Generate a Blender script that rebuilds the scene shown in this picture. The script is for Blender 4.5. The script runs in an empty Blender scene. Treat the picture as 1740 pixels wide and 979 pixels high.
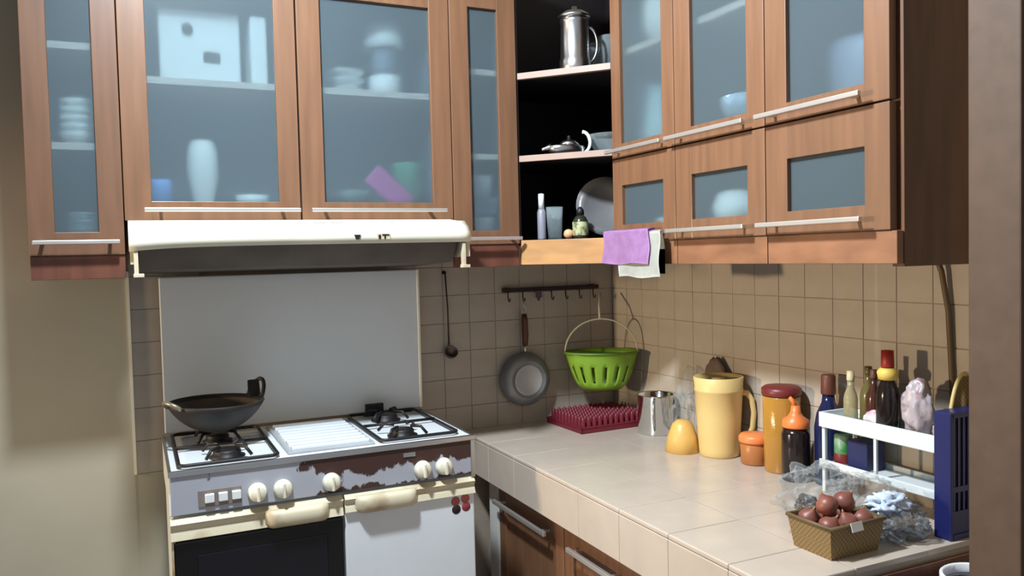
import bpy, bmesh, math, random
from mathutils import Vector, Matrix, noise
random.seed(7)
S = bpy.context.scene
COL = S.collection
PI = math.pi

# ---------------- camera ----------------
f = 1380.0; yaw = math.radians(24.9); pitch = math.radians(2.3); roll = math.radians(1.4)
F = Vector((math.sin(yaw)*math.cos(pitch), math.cos(yaw)*math.cos(pitch), -math.sin(pitch)))
R0 = Vector((math.cos(yaw), -math.sin(yaw), 0)); U0 = R0.cross(F)
Rv = math.cos(roll)*R0 - math.sin(roll)*U0; Uv = math.sin(roll)*R0 + math.cos(roll)*U0
cd = bpy.data.cameras.new('camera'); cam = bpy.data.objects.new('camera', cd); COL.objects.link(cam)
cd.sensor_width = 36; cd.lens = 36*f/1740; cd.clip_start = 0.02
M = Matrix((Rv, Uv, -F)).transposed().to_4x4(); M.translation = Vector((0, -2.7, 1.42)); cam.matrix_world = M
S.camera = cam

# ---------------- world and lamps ----------------
w = bpy.data.worlds.new('world'); S.world = w; w.use_nodes = True
w.node_tree.nodes['Background'].inputs[0].default_value = (0.74, 0.84, 0.95, 1)
w.node_tree.nodes['Background'].inputs[1].default_value = 0.50
S.view_settings.view_transform = 'Standard'; S.view_settings.look = 'None'
S.view_settings.gamma = 1; S.view_settings.exposure = -0.08; S.view_settings.use_curve_mapping = False
def point(name, loc, power, color, r):
    l = bpy.data.lights.new(name, 'POINT'); l.energy = power; l.color = color; l.shadow_soft_size = r
    o = bpy.data.objects.new(name, l); COL.objects.link(o); o.location = loc; return o
la = bpy.data.lights.new('ceiling_lamp_light', 'AREA'); la.shape = 'DISK'; la.size = .16; la.energy = 78; la.color = (0.84, 0.93, 1.0)
lo = bpy.data.objects.new('ceiling_lamp_light', la); COL.objects.link(lo); lo.location = (0.06, -1.19, 2.66); lo.rotation_euler = (0, math.radians(-32), 0)
lb = bpy.data.lights.new('warm_side_lamp_light', 'SPOT'); lb.energy = 400; lb.color = (1.0, 0.78, 0.52); lb.shadow_soft_size = .10; lb.spot_size = math.radians(44); lb.spot_blend = .5
lo = bpy.data.objects.new('warm_side_lamp_light', lb); COL.objects.link(lo); lo.location = (-3.0, -0.40, 1.45)
lo.rotation_euler = (Vector((1.3, -1.0, 1.15))-lo.location).to_track_quat('-Z', 'Y').to_euler()

# ---------------- materials ----------------
def lin(c):
    return tuple(((v/255)/12.92 if v/255 <= .04045 else (((v/255)+.055)/1.055)**2.4) for v in c)
MATS = {}
def mat(name, rgb, rough=.5, metal=0, var=.12, scale=8, stretch=(1, 1, 1), bump=0, coat=0, rgb2=None, thr=None, spec=.5, emit=0):
    """procedural material: colour varied by noise; rgb in 0-255 sRGB"""
    if name in MATS: return MATS[name]
    m = bpy.data.materials.new(name); m.use_nodes = True; nt = m.node_tree; N = nt.nodes; L = nt.links
    b = N['Principled BSDF']
    tc = N.new('ShaderNodeTexCoord'); mp = N.new('ShaderNodeMapping'); mp.inputs['Scale'].default_value = stretch
    L.new(tc.outputs['Object'], mp.inputs[0])
    nz = N.new('ShaderNodeTexNoise'); nz.inputs['Scale'].default_value = scale; nz.inputs['Detail'].default_value = 5
    L.new(mp.outputs[0], nz.inputs[0])
    cr = N.new('ShaderNodeValToRGB'); c = lin(rgb)
    if rgb2 is None:
        a = tuple(v*(1-var) for v in c); d = tuple(min(1, v*(1+var)) for v in c); cr.color_ramp.elements[0].position = .3; cr.color_ramp.elements[1].position = .7
    else:
        a, d = c, lin(rgb2); t = thr or (.4, .6); cr.color_ramp.elements[0].position = t[0]; cr.color_ramp.elements[1].position = t[1]
    cr.color_ramp.elements[0].color = (*a, 1); cr.color_ramp.elements[1].color = (*d, 1)
    L.new(nz.outputs[0], cr.inputs[0]); L.new(cr.outputs[0], b.inputs['Base Color'])
    b.inputs['Roughness'].default_value = rough; b.inputs['Metallic'].default_value = metal
    b.inputs['Coat Weight'].default_value = coat; b.inputs['Coat Roughness'].default_value = .15
    b.inputs['Specular IOR Level'].default_value = spec
    if bump:
        bp = N.new('ShaderNodeBump'); bp.inputs['Strength'].default_value = bump; bp.inputs['Distance'].default_value = .004
        L.new(nz.outputs[0], bp.inputs['Height']); L.new(bp.outputs[0], b.inputs['Normal'])
    MATS[name] = m; return m

wood = mat('cabinet_wood', (120, 85, 61), .42, var=.16, scale=5, stretch=(9, 9, .7), coat=.15)
woodd = mat('dark_wood', (104, 62, 46), .45, var=.2, scale=5, stretch=(9, 9, .7))
panelw = mat('side_panel_wood', (100, 66, 46), .5, var=.2, scale=6, stretch=(6, 6, .8))
valw = mat('valance_wood', (142, 98, 70), .45, var=.25, scale=4, stretch=(2, 2, 5))
lam = mat('cabinet_interior', (96, 106, 122), .6, var=.06)
shelfm = mat('shelf_laminate', (190, 178, 170), .5, var=.06)
blackm = mat('shelf_interior', (26, 19, 22), .5, var=.2)
edge = mat('shelf_edge', (160, 136, 126), .5, var=.08)
plaster = mat('plaster', (178, 170, 150), .8, var=.09, scale=2.2, bump=.1)
plasterw = mat('ceiling_paint', (205, 203, 196), .9, var=.04)
tilem = mat('wall_tile', (182, 169, 153), .42, var=.07, scale=14)
groutm = mat('grout', (162, 149, 134), .9, var=.1)
ctop = mat('worktop_tile', (196, 182, 168), .22, var=.05, scale=10, spec=.5)
cgrout = mat('worktop_grout', (186, 171, 156), .8, var=.05)
enamel = mat('white_enamel', (226, 232, 236), .28, var=.03)
enamelo = mat('lid_enamel', (205, 210, 212), .4, var=.04, scale=3)
cream = mat('cream_plastic', (232, 228, 208), .4, var=.06, scale=9)
creamd = mat('stained_cream', (214, 204, 176), .45, rgb2=(156, 126, 88), thr=(.5, .75), scale=9)
steel = mat('brushed_steel', (200, 200, 200), .28, 1, var=.06)
alum = mat('handle_metal', (214, 208, 202), .34, .75, var=.04)
dirtym = mat('greasy_metal', (92, 84, 76), .6, .1, var=.3, scale=6)
iron = mat('cast_iron', (26, 24, 26), .5, .2, var=.3, scale=20)
pansteel = mat('worn_aluminium', (132, 134, 136), .42, .25, var=.18, scale=12)
soot = mat('sooty_wok', (30, 24, 20), .62, .0, var=.5, scale=18, bump=.3)
wokin = mat('wok_inside', (78, 68, 56), .45, .3, var=.35, scale=10)
bwhite = mat('white_plastic', (238, 240, 240), .4, var=.03)
jambm = mat('door_jamb', (82, 63, 50), .65, var=.12, scale=30)
blackg = mat('black_glass', (10, 11, 15), .12, var=.1)
rubber = mat('black_plastic', (20, 20, 22), .5, var=.1)

def nodes_mat(name):
    m = bpy.data.materials.new(name); m.use_nodes = True; nt = m.node_tree
    for n in list(nt.nodes): nt.nodes.remove(n)
    o = nt.nodes.new('ShaderNodeOutputMaterial'); return m, nt, nt.nodes, nt.links, o
def frosted():
    m, nt, N, L, out = nodes_mat('frosted_glass')
    tr = N.new('ShaderNodeBsdfTransparent'); tr.inputs[0].default_value = (.90, .98, 1, 1)
    rf = N.new('ShaderNodeBsdfRefraction'); rf.inputs['Color'].default_value = (.90, .98, 1, 1); rf.inputs['IOR'].default_value = 1.16; rf.inputs['Roughness'].default_value = .42
    df = N.new('ShaderNodeBsdfPrincipled'); df.inputs['Base Color'].default_value = (.28, .36, .41, 1); df.inputs['Roughness'].default_value = .35
    nz = N.new('ShaderNodeTexNoise'); nz.inputs['Scale'].default_value = 90
    bp = N.new('ShaderNodeBump'); bp.inputs['Strength'].default_value = .15; L.new(nz.outputs[0], bp.inputs['Height']); L.new(bp.outputs[0], df.inputs['Normal']); L.new(bp.outputs[0], rf.inputs['Normal'])
    a = N.new('ShaderNodeMixShader'); a.inputs[0].default_value = .58; L.new(tr.outputs[0], a.inputs[1]); L.new(rf.outputs[0], a.inputs[2])
    b = N.new('ShaderNodeMixShader'); b.inputs[0].default_value = .18; L.new(a.outputs[0], b.inputs[1]); L.new(df.outputs[0], b.inputs[2])
    L.new(b.outputs[0], out.inputs[0]); return m
frost = frosted()
def clearish(name, rgb, alpha, rough=.12, bumps=0):
    m, nt, N, L, out = nodes_mat(name)
    tr = N.new('ShaderNodeBsdfTransparent'); tr.inputs[0].default_value = (*[min(1, (.9+.1*v) if alpha < .3 else (.4+.6*v)) for v in lin(rgb)], 1)
    df = N.new('ShaderNodeBsdfPrincipled'); df.inputs['Base Color'].default_value = (*lin(rgb), 1); df.inputs['Roughness'].default_value = rough; df.inputs['Specular IOR Level'].default_value = 1
    nz = N.new('ShaderNodeTexNoise'); nz.inputs['Scale'].default_value = 30
    bp = N.new('ShaderNodeBump'); bp.inputs['Strength'].default_value = .2+bumps; bp.inputs['Distance'].default_value = .003; L.new(nz.outputs[0], bp.inputs['Height']); L.new(bp.outputs[0], df.inputs['Normal'])
    fr = N.new('ShaderNodeLayerWeight'); fr.inputs[0].default_value = .35
    mr = N.new('ShaderNodeMapRange'); mr.inputs[3].default_value = alpha; mr.inputs[4].default_value = min(1, alpha+.36); L.new(fr.outputs['Facing'], mr.inputs[0])
    a = N.new('ShaderNodeMixShader'); L.new(mr.outputs[0], a.inputs[0]); L.new(tr.outputs[0], a.inputs[1]); L.new(df.outputs[0], a.inputs[2])
    L.new(a.outputs[0], out.inputs[0]); return m
bagm = clearish('clear_bag', (205, 210, 212), .05, .15, .5)
bagd = clearish('grey_bag', (130, 136, 146), .28, .2, .5)
glassm = clearish('clear_glass', (200, 215, 220), .12, .05)
amber = clearish('amber_plastic', (196, 142, 58), .72, .15)
orangeclear = clearish('orange_plastic', (205, 120, 55), .85, .25)

def panel_mat():
    # metal fascia whose grey paint is peeling off in the upper middle and along the bottom
    m = bpy.data.materials.new('peeling_fascia'); m.use_nodes = True; N = m.node_tree.nodes; L = m.node_tree.links; b = N['Principled BSDF']
    tc = N.new('ShaderNodeTexCoord'); mp = N.new('ShaderNodeMapping'); mp.inputs['Scale'].default_value = (26, 1, 14)
    nz = N.new('ShaderNodeTexNoise'); nz.inputs['Scale'].default_value = 1.2; nz.inputs['Detail'].default_value = 6; nz.inputs['Roughness'].default_value = .62
    L.new(tc.outputs['Object'], mp.inputs[0]); L.new(mp.outputs[0], nz.inputs[0])
    sp = N.new('ShaderNodeSeparateXYZ'); L.new(tc.outputs['Object'], sp.inputs[0])
    def mr(src, a, c, lo, hi):
        n = N.new('ShaderNodeMapRange'); n.inputs[1].default_value = a; n.inputs[2].default_value = c; n.inputs[3].default_value = lo; n.inputs[4].default_value = hi; L.new(src, n.inputs[0]); return n.outputs[0]
    def op(t, a, c):
        n = N.new('ShaderNodeMath'); n.operation = t
        for i, v in enumerate((a, c)):
            if isinstance(v, (int, float)): n.inputs[i].default_value = v
            else: L.new(v, n.inputs[i])
        return n.outputs[0]
    top = mr(sp.outputs[2], .828, .878, -.07, .38)     # more bare metal near the top edge
    bot = mr(sp.outputs[2], .815, .798, -.06, .2)
    side = mr(sp.outputs[0], .34, .44, -.42, .01)        # paint intact at the button end
    v = op('ADD', op('ADD', nz.outputs[0], op('MAXIMUM', top, bot)), side)
    cr = N.new('ShaderNodeValToRGB'); e = cr.color_ramp.elements
    e[0].position = .58; e[0].color = (*lin((176, 178, 188)), 1); e[1].position = .64; e[1].color = (*lin((72, 48, 42)), 1)
    L.new(v, cr.inputs[0]); L.new(cr.outputs[0], b.inputs['Base Color']); b.inputs['Roughness'].default_value = .4; b.inputs['Metallic'].default_value = .15
    return m
fascia = panel_mat()
def woven(name, a, c, sc):
    m = bpy.data.materials.new(name); m.use_nodes = True; N = m.node_tree.nodes; L = m.node_tree.links; b = N['Principled BSDF']
    tc = N.new('ShaderNodeTexCoord'); ck = N.new('ShaderNodeTexChecker'); ck.inputs['Scale'].default_value = sc
    ck.inputs[1].default_value = (*lin(a), 1); ck.inputs[2].default_value = (*lin(c), 1)
    L.new(tc.outputs['Object'], ck.inputs[0]); L.new(ck.outputs[0], b.inputs['Base Color']); b.inputs['Roughness'].default_value = .7
    bp = N.new('ShaderNodeBump'); bp.inputs['Distance'].default_value = .002; L.new(ck.outputs[1], bp.inputs['Height']); L.new(bp.outputs[0], b.inputs['Normal'])
    return m
wovenm = woven('woven_bamboo', (140, 116, 74), (114, 90, 54), 190)

# ---------------- mesh helpers ----------------
class MB:
    def __init__(s): s.bm = bmesh.new()
    def box(s, x0, x1, y0, y1, z0, z1, bev=0):
        t = bmesh.new(); bmesh.ops.create_cube(t, size=1)
        for v in t.verts: v.co = Vector((x0+(v.co.x+.5)*(x1-x0), y0+(v.co.y+.5)*(y1-y0), z0+(v.co.z+.5)*(z1-z0)))
        if bev: bmesh.ops.bevel(t, geom=list(t.edges), offset=bev, segments=2, affect='EDGES', profile=.5)
        return s._join(t)
    def _join(s, t, M=None):
        if M: t.transform(M)
        me = bpy.data.meshes.new('tmp'); t.to_mesh(me); t.free(); s.bm.from_mesh(me); bpy.data.meshes.remove(me); return s
    def prism(s, prof, x0, x1, axis='x', bev=0):
        """extrude a closed 2-D profile along an axis; profile (y,z) for x, (x,z) for y, (x,y) for z"""
        t = bmesh.new()
        mk = {'x': lambda a, p: (a, p[0], p[1]), 'y': lambda a, p: (p[0], a, p[1]), 'z': lambda a, p: (p[0], p[1], a)}[axis]
        A = [t.verts.new(mk(x0, p)) for p in prof]; B = [t.verts.new(mk(x1, p)) for p in prof]; n = len(prof)
        t.faces.new(A); t.faces.new(B[::-1])
        for i in range(n): t.faces.new((A[i], B[i], B[(i+1) % n], A[(i+1) % n]))
        bmesh.ops.recalc_face_normals(t, faces=t.faces)
        if bev: bmesh.ops.bevel(t, geom=list(t.edges), offset=bev, segments=2, affect='EDGES', profile=.5)
        return s._join(t)
    def lathe(s, prof, c=(0, 0, 0), seg=32, M=None, smooth=True):
        """prof: list of (r, z) bottom to top"""
        t = bmesh.new(); rings = []
        for r, z in prof:
            rings.append([t.verts.new((r*math.cos(2*PI*i/seg), r*math.sin(2*PI*i/seg), z)) for i in range(seg)] if r > 1e-6 else [t.verts.new((0, 0, z))])
        for a, b in zip(rings, rings[1:]):
            for i in range(seg):
                j = (i+1) % seg
                if len(a) == 1 and len(b) == 1: continue
                if len(a) == 1: t.faces.new((a[0], b[j], b[i]))
                elif len(b) == 1: t.faces.new((a[i], a[j], b[0]))
                else: t.faces.new((a[i], a[j], b[j], b[i]))
        bmesh.ops.recalc_face_normals(t, faces=t.faces)
        for fc in t.faces: fc.smooth = smooth
        if M: t.transform(M)
        t.transform(Matrix.Translation(Vector(c)))
        return s._join(t)
    def tube(s, pts, r, seg=10, closed=False):
        pts = [Vector(p) for p in pts]; t = bmesh.new(); rings = []; n = len(pts)
        up = None
        for i, p in enumerate(pts):
            if closed: d = pts[(i+1) % n]-pts[i-1]
            else: d = pts[min(i+1, n-1)]-pts[max(i-1, 0)]
            d.normalize()
            if up is None:
                up = Vector((0, 0, 1)) if abs(d.z) < .9 else Vector((1, 0, 0))
            u = (up - up.dot(d)*d).normalized(); v = d.cross(u); up = u
            rr = r[i] if isinstance(r, (list, tuple)) else r
            rings.append([t.verts.new(p + rr*(math.cos(2*PI*k/seg)*u + math.sin(2*PI*k/seg)*v)) for k in range(seg)])
        m = n if closed else n-1
        for i in range(m):
            a, b = rings[i], rings[(i+1) % n]
            for k in range(seg): t.faces.new((a[k], a[(k+1) % seg], b[(k+1) % seg], b[k]))
        if not closed: t.faces.new(rings[0][::-1]); t.faces.new(rings[-1])
        bmesh.ops.recalc_face_normals(t, faces=t.faces)
        for fc in t.faces: fc.smooth = len(fc.verts) == 4
        return s._join(t)
    def sheet(s, fn, nu, nv, th=.0015):
        """a cloth-like sheet: fn(u,v)->point, given a real thickness"""
        t = bmesh.new(); g = [[t.verts.new(fn(i/nu, j/nv)) for j in range(nv+1)] for i in range(nu+1)]
        for i in range(nu):
            for j in range(nv): t.faces.new((g[i][j], g[i+1][j], g[i+1][j+1], g[i][j+1])).smooth = True
        bmesh.ops.solidify(t, geom=list(t.faces), thickness=th)
        bmesh.ops.recalc_face_normals(t, faces=t.faces)
        return s._join(t)
    def blob(s, c, r, amp=.25, fr=2.5, seed=0, sub=4, floor=None, ymax=None, xmax=None, sharp=1):
        t = bmesh.new(); bmesh.ops.create_icosphere(t, subdivisions=sub, radius=1)
        for v in t.verts:
            q = v.co*fr+Vector((seed*7.1, seed*3.3, seed))
            k = 1+amp*noise.noise(q)*2+amp*.6*(abs(noise.noise(q*2.3))*-2+.5)*sharp+amp*.35*noise.noise(q*5)
            v.co = Vector((c[0]+v.co.x*r[0]*k, c[1]+v.co.y*r[1]*k, c[2]+v.co.z*r[2]*k))
            if floor is not None: v.co.z = max(v.co.z, floor+.0008*random.random())
            if xmax is not None: v.co.x = min(v.co.x, xmax)
        for fc in t.faces: fc.smooth = True
        return s._join(t)
    def build(s, name, m, parent=None, label=None, cat=None, group=None, kind=None):
        me = bpy.data.meshes.new(name); s.bm.to_mesh(me); s.bm.free(); me.materials.append(m)
        o = bpy.data.objects.new(name, me); COL.objects.link(o)
        if parent: o.parent = parent
        return tag(o, label, cat, group, kind)
def tag(o, label=None, cat=None, group=None, kind=None):
    for k, v in (('label', label), ('category', cat), ('group', group), ('kind', kind)):
        if v: o[k] = v
    return o
def thing(name, label, cat, loc=(0, 0, 0), group=None, rz=0):
    o = bpy.data.objects.new(name, None); COL.objects.link(o); o.location = loc; o.rotation_euler.z = rz; o.empty_display_size = .05
    return tag(o, label, cat, group)
def keep(o, parent):   # parent built in world coordinates under an Empty that is not at the origin
    o.parent = parent; o.matrix_parent_inverse = Matrix.Translation(parent.location).inverted(); return o
def arc(n, a0, a1): return [a0+(a1-a0)*i/n for i in range(n+1)]
def copy_tree(o, parent=None):
    c = o.copy(); COL.objects.link(c)
    if parent: c.parent = parent
    for ch in o.children: copy_tree(ch, c)
    return c

# ================= setting =================
XR = 1.683
wb = MB().box(-3.5, XR+.1, .0025, .12, 0, 2.75).build('wall_back', groutm, kind='structure')
MB().box(-3.5, -.022, -.002, .0065, 0, 2.75).build('plaster', plaster, wb, label='cream plastered part of the wall')
MB().box(-.022, .95, -.001, .0065, 0, .784).build('plaster', plaster, wb)
MB().box(-.024, -.016, -.006, .006, .784, 1.40).build('tile_edge', cream, wb, label='pale edge strip')
wr = MB().box(XR+.0025, XR+.1, -3.4, .12, 0, 2.75).build('wall_right', groutm, kind='structure')
MB().box(-3.6, -3.5, -3.4, .12, 0, 2.75).build('wall_left', plaster, kind='structure')
fl = MB().box(-3.6, XR+.1, -3.4, .12, -.1, 0).build('floor', mat('floor_tile', (150, 138, 126), .4), kind='structure')
MB().box(-3.6, XR+.1, -3.4, .12, 2.75, 2.85).build('ceiling', plasterw, kind='structure')
# tiles, 10 cm; joints recessed
tb = MB().box(-.0491, .0491, 0, .0065, -.0491, .0491, .0012); tme = None
def tiles(parent, spots, rot):
    global tme
    for i, p in enumerate(spots):
        if tme is None:
            o = tb.build('tile', tilem, parent); tme = o.data
        else:
            o = bpy.data.objects.new('tile', tme); COL.objects.link(o); o.parent = parent
        o.location = (p[0]+(random.uniform(-.0005, .0005) if rot else 0), p[1]+(0 if rot else random.uniform(-.0005, .0005)), p[2]); o.rotation_euler.z = rot
cols = [XR-.05-.1*k for k in range(17)]
tiles(wb, [(x, 0, .834+.1*r) for x in cols for r in range(7) if not (.15 < x < .80) and not (x > 1.1 and r > 6)], 0)
tiles(wr, [(XR, -.05-.1*k, .834+.1*r) for k in range(18) for r in range(6)], -PI/2)
# door jamb at the right, with the stub of wall that carries it
MB().box(1.319, 1.45, -1.844, -1.75, 0, 2.75, .003).build('trim_1', jambm, kind='structure')
MB().box(1.335, 1.52, -1.872, -1.845, 0, 2.75, .003).build('trim_2', woodd, kind='structure')
MB().box(1.45, XR+.006, -1.84, -1.755, 0, 2.75).build('wall_front', plaster, kind='structure')

# ================= worktop =================
wt = thing('worktop', 'beige tiled worktop with thick rounded front edge running along the right wall', 'worktop')
MB().box(1.046, XR-.03, -1.568, -.03, .670, .790).box(1.13, XR-.03, -1.56, -.03, 0, .668).build('core', cgrout, wt)
ys = [0]+[-.04-.2*k for k in range(0, 8)]+[-1.574]
xs = [1.04, 1.24, 1.44, 1.64, XR-.001]
for j in range(len(ys)-1):
    y1, y0 = ys[j], ys[j+1]
    for i in range(4):
        MB().box(xs[i]+(.0004 if i else 0), xs[i+1]-.0004, y0+.0004, y1-.0004, .788, .80, .0006 if i else .003).build('tile', ctop, wt)
    MB().box(1.040, 1.052, y0+.0004, y1-.0004, .668, .7875, .002).build('tile', ctop, wt)
MB().box(1.048, XR-.002, -1.582, -1.5745, 0, .775).build('end_panel', woodd, wt, label='dark brown end panel')
MB().box(1.085, 1.13, -.20, -.135, 0, .667).build('support', mat('white_wall_end', (205, 205, 200), .7, var=.1), wt, label='white plastered support under the far end')

# ================= upper cabinets =================
def glass_door(parent, axis, a0, a1, z0, z1, g0, g1, gz0, gz1, plane, hz, h0, h1, th=.02, wm=None, hm=True):
    """framed door with frosted pane and bar handle. axis 'y': door in plane y=plane, a along x; axis 'x': plane x=plane, a along y"""
    wm = wm or wood
    def bx(mb, a, b, d0, d1, c, d, bev=0):
        return mb.box(a, b, plane+d0, plane+d1, c, d, bev) if axis == 'y' else mb.box(plane+d0, plane+d1, a, b, c, d, bev)
    m = MB()
    bx(m, a0, g0, 0, th, z0, z1, .0015); bx(m, g1, a1, 0, th, z0, z1, .0015)
    bx(m, g0-.001, g1+.001, 0.0004, th, z0, gz0, .0012); bx(m, g0-.001, g1+.001, 0.0004, th, gz1, z1, .0012)
    d = m.build('door', wm, parent)
    bx(MB(), g0-.002, g1+.002, th*.55, th*.55+.003, gz0-.002, gz1+.002).build('glass_pane', frost, d, label='frosted glass pane')
    h = MB(); off = -.030
    bx(h, h0, h1, off-.004, off+.006, hz-.0055, hz+.0055, .002)
    L = h1-h0
    for q in (.10, .88): bx(h, h0+L*q-.004, h0+L*q+.004, off+.004, .001, hz-.004, hz+.004)
    h.build('handle', alum, d, label='pale metal bar handle')
    return d
def carcass(parent, x0, x1, y0, y1, z0, z1, shelves, inner=lam, outer=wood, front='y'):
    t = .016
    m = MB().box(x0, x1, y0, y1, z0, z0+t).box(x0, x1, y0, y1, z1-t, z1)
    if front == 'y': m.box(x0, x0+t, y0, y1, z0, z1).box(x1-t, x1, y0, y1, z0, z1)
    else: m.box(x0, x1, y0, y0+t, z0, z1).box(x0, x1, y1-t, y1, z0, z1).box(x1-t, x1, y0, y1, z0, z1)
    m.build('carcass', outer, parent)
    if front == 'y':
        MB().box(x0+t, x1-t, y1-.008, y1-.002, z0+t, z1-t).box(x0+t, x0+t+.002, y0+.01, y1-.008, z0+t, z1-t).box(x1-t-.002, x1-t, y0+.01, y1-.008, z0+t, z1-t).build('lining', inner, parent)
        for s in shelves: MB().box(x0+t+.003, x1-t-.003, y0+.012, y1-.01, s-.009, s+.009).build('shelf', shelfm, parent)
    else:
        MB().box(x1-t-.006, x1-t, y0+t, y1-t, z0+t, z1-t).box(x0+.01, x1-t-.006, y0+t, y0+t+.002, z0+t, z1-t).box(x0+.01, x1-t-.006, y1-t-.002, y1-t, z0+t, z1-t).build('lining', inner, parent)
        for s in shelves: MB().box(x0+.012, x1-t-.008, y0+t+.003, y1-t-.003, s-.009, s+.009).build('shelf', shelfm, parent)
ZT = 2.42
c1 = thing('wall_cabinet', 'narrow single-door wall cabinet with frosted glass, at the free end beside the plaster wall', 'cabinet')
carcass(c1, -.236, -.020, -.329, -.003, 1.45, ZT, [1.729, 1.986], outer=woodd)
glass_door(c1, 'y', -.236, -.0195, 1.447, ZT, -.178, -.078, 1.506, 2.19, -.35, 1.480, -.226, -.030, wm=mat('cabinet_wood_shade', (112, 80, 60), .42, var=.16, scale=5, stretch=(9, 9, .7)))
MB().box(-.236, -.020, -.345, -.327, 1.386, 1.446, .001).box(-.236, -.219, -.326, -.003, 1.386, 1.449).build('valance', woodd, c1)
c2 = thing('wall_cabinet', 'wide two-door wall cabinet with frosted glass above the cooker hood', 'cabinet')
carcass(c2, -.017, .898, -.329, -.003, 1.538, ZT, [1.912], outer=woodd)
glass_door(c2, 'y', -.017, .4355, 1.535, ZT, .049, .378, 1.586, 2.172, -.35, 1.562, .030, .431)
glass_door(c2, 'y', .4405, .898, 1.535, ZT, .506, .835, 1.586, 2.172, -.35, 1.562, .462, .868)
c3 = thing('wall_cabinet', 'narrow single-door wall cabinet with frosted glass between the hood and the open corner shelf', 'cabinet')
carcass(c3, .901, 1.124, -.329, -.003, 1.457, ZT, [1.735, 2.0], outer=woodd)
glass_door(c3, 'y', .901, 1.123, 1.457, ZT, .962, 1.060, 1.500, 2.19, -.35, 1.474, .912, 1.118)
MB().box(.901, 1.122, -.345, -.327, 1.386, 1.456, .001).build('valance', woodd, c3)
# open corner shelf
cs = thing('corner_shelf', 'open dark-lined corner shelf unit with two pale-edged shelves and light wood bottom board', 'shelf')
A = (1.127, -.352); B = (1.333, -.577)
def poly(inset=0.0):
    return [(A[0], A[1]+inset), (B[0]-inset*0.0+inset, B[1]), (XR-.012, B[1]), (XR-.012, -.006), (A[0], -.006)]
MB().box(A[0], A[0]+.004, -.345, -.006, 1.47, ZT).box(A[0], XR-.006, -.012, -.006, 1.47, ZT).box(XR-.012, XR-.006, B[1], -.006, 1.47, ZT).box(B[0]+.01, XR-.006, B[1]-.003, B[1]+.004, 1.47, ZT).build('back_panel', blackm, cs)
MB().prism(poly(.004), 1.452, 1.468, 'z').build('bottom', blackm, cs)
for z in (1.727, 1.988):
    MB().prism(poly(.02), z-.009, z+.009, 'z').build('shelf', blackm, cs)
    dx, dy = B[0]-A[0], B[1]-A[1]; L = math.hypot(dx, dy); nx, ny = dy/L, -dx/L
    nx, ny = (-abs(nx), -abs(ny))
    m = MB(); q = [(A[0]+.001, A[1]+.003), (B[0]+.001, B[1]+.003), (B[0]+.02, B[1]+.012), (A[0]+.006, A[1]+.022)]
    m.prism(q, z-.0095, z+.0095, 'z'); m.build('shelf_edge', edge, cs, label='pale shelf edge')
q = [(A[0], A[1]), (B[0], B[1]), (B[0]+.012, B[1]+.012), (A[0]+.004, A[1]+.018)]
MB().prism(q, 1.389, 1.467, 'z', .0008).build('valance', mat('light_valance', (196, 146, 96), .45, var=.12, scale=5, stretch=(2, 2, 8)), cs, label='light wood board below the shelves')
MB().prism([(p[0], p[1]) for p in q], 2.36, ZT, 'z').build('top_rail', wood, cs)
# right bank
YB = [-.580, -.895, -1.240, -1.582]
gl = [(-.839, -.631), (-1.178, -.965), (-1.52, -1.308)]
labs = ['wall cabinet over the worktop with a purple towel on its lower handle', 'middle wall cabinet of the bank over the worktop, pale bowl behind its lower glass', 'end wall cabinet over the worktop with broad dark side panel']
hlU = [(-.868, -.588), (-1.197, -.889), (-1.535, -1.238)]
for k in range(3):
    y1, y0 = YB[k]-.0015, YB[k+1]+.0015
    c = thing('wall_cabinet', labs[k], 'cabinet')
    yy0 = y0 if k < 2 else y0+.018
    carcass(c, 1.351, XR-.004, yy0, y1, 1.452, ZT, [1.712, [2.02, 2.02, 2.24][k]], front='x', outer=woodd)
    glass_door(c, 'x', y0, y1, 1.704, ZT, gl[k][0], gl[k][1], 1.745, 2.20+.02*k, 1.33, 1.722, hlU[k][0], hlU[k][1])
    glass_door(c, 'x', y0, y1, 1.452, 1.700, gl[k][0], gl[k][1], 1.503, 1.620, 1.33, 1.475, hlU[k][0], hlU[k][1])
    MB().box(1.334, 1.352, y0-(.012 if k == 2 else 0), y1, 1.386, 1.450, .001).build('valance', valw, c)
    if k == 2: MB().box(1.353, XR-.004, -1.594, -1.566, 1.380, ZT, .001).build('side_panel', panelw, c, label='dark brown side panel')

# ================= things behind the frosted glass =================
def tagm(m, name, ma, label, cat, group=None): return m.build(name, ma, None, label, cat, group)
MW = thing('countertop_oven', 'white oven-like box with dark knob seen through frosted glass of the door above the hood', 'oven', (.20, -.16, 1.9215))
keep(MB().box(.085, .300, -.24, -.08, 1.925, 2.13, .006).build('body', bwhite), MW)
keep(MB().lathe([(0, 0), (.016, 0), (.014, .012), (0, .012)], M=Matrix.Rotation(PI/2, 4, 'X'), c=(.16, -.24, 2.075)).build('knob', rubber), MW)
keep(MB().box(.20, .245, -.243, -.239, 1.985, 2.015).build('window', rubber), MW)
for x in (.10, .28): keep(MB().box(x, x+.01, -.2, -.1, 1.9215, 1.926).build('foot', rubber), MW)
def closed(prof): return prof
def pot(name, c, prof, ma, label, cat, group=None, M=None):
    return MB().lathe(prof, c, M=M).build(name, ma, None, label, cat, group)
MB().box(.325, .372, -.27, -.12, 1.9215, 2.12, .008).build('container', bwhite, None, 'tall white container beside the oven behind the frosted door', 'container')
pot('vase', (.19, -.20, 1.5545), [(0, 0), (.028, 0), (.030, .04), (.044, .12), (.040, .19), (.028, .215), (.022, .215), (.03, .18), (.02, .01), (0, .01)], bwhite, 'white rounded vase behind frosted glass in the lower part of the hood cabinet', 'vase')
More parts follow.
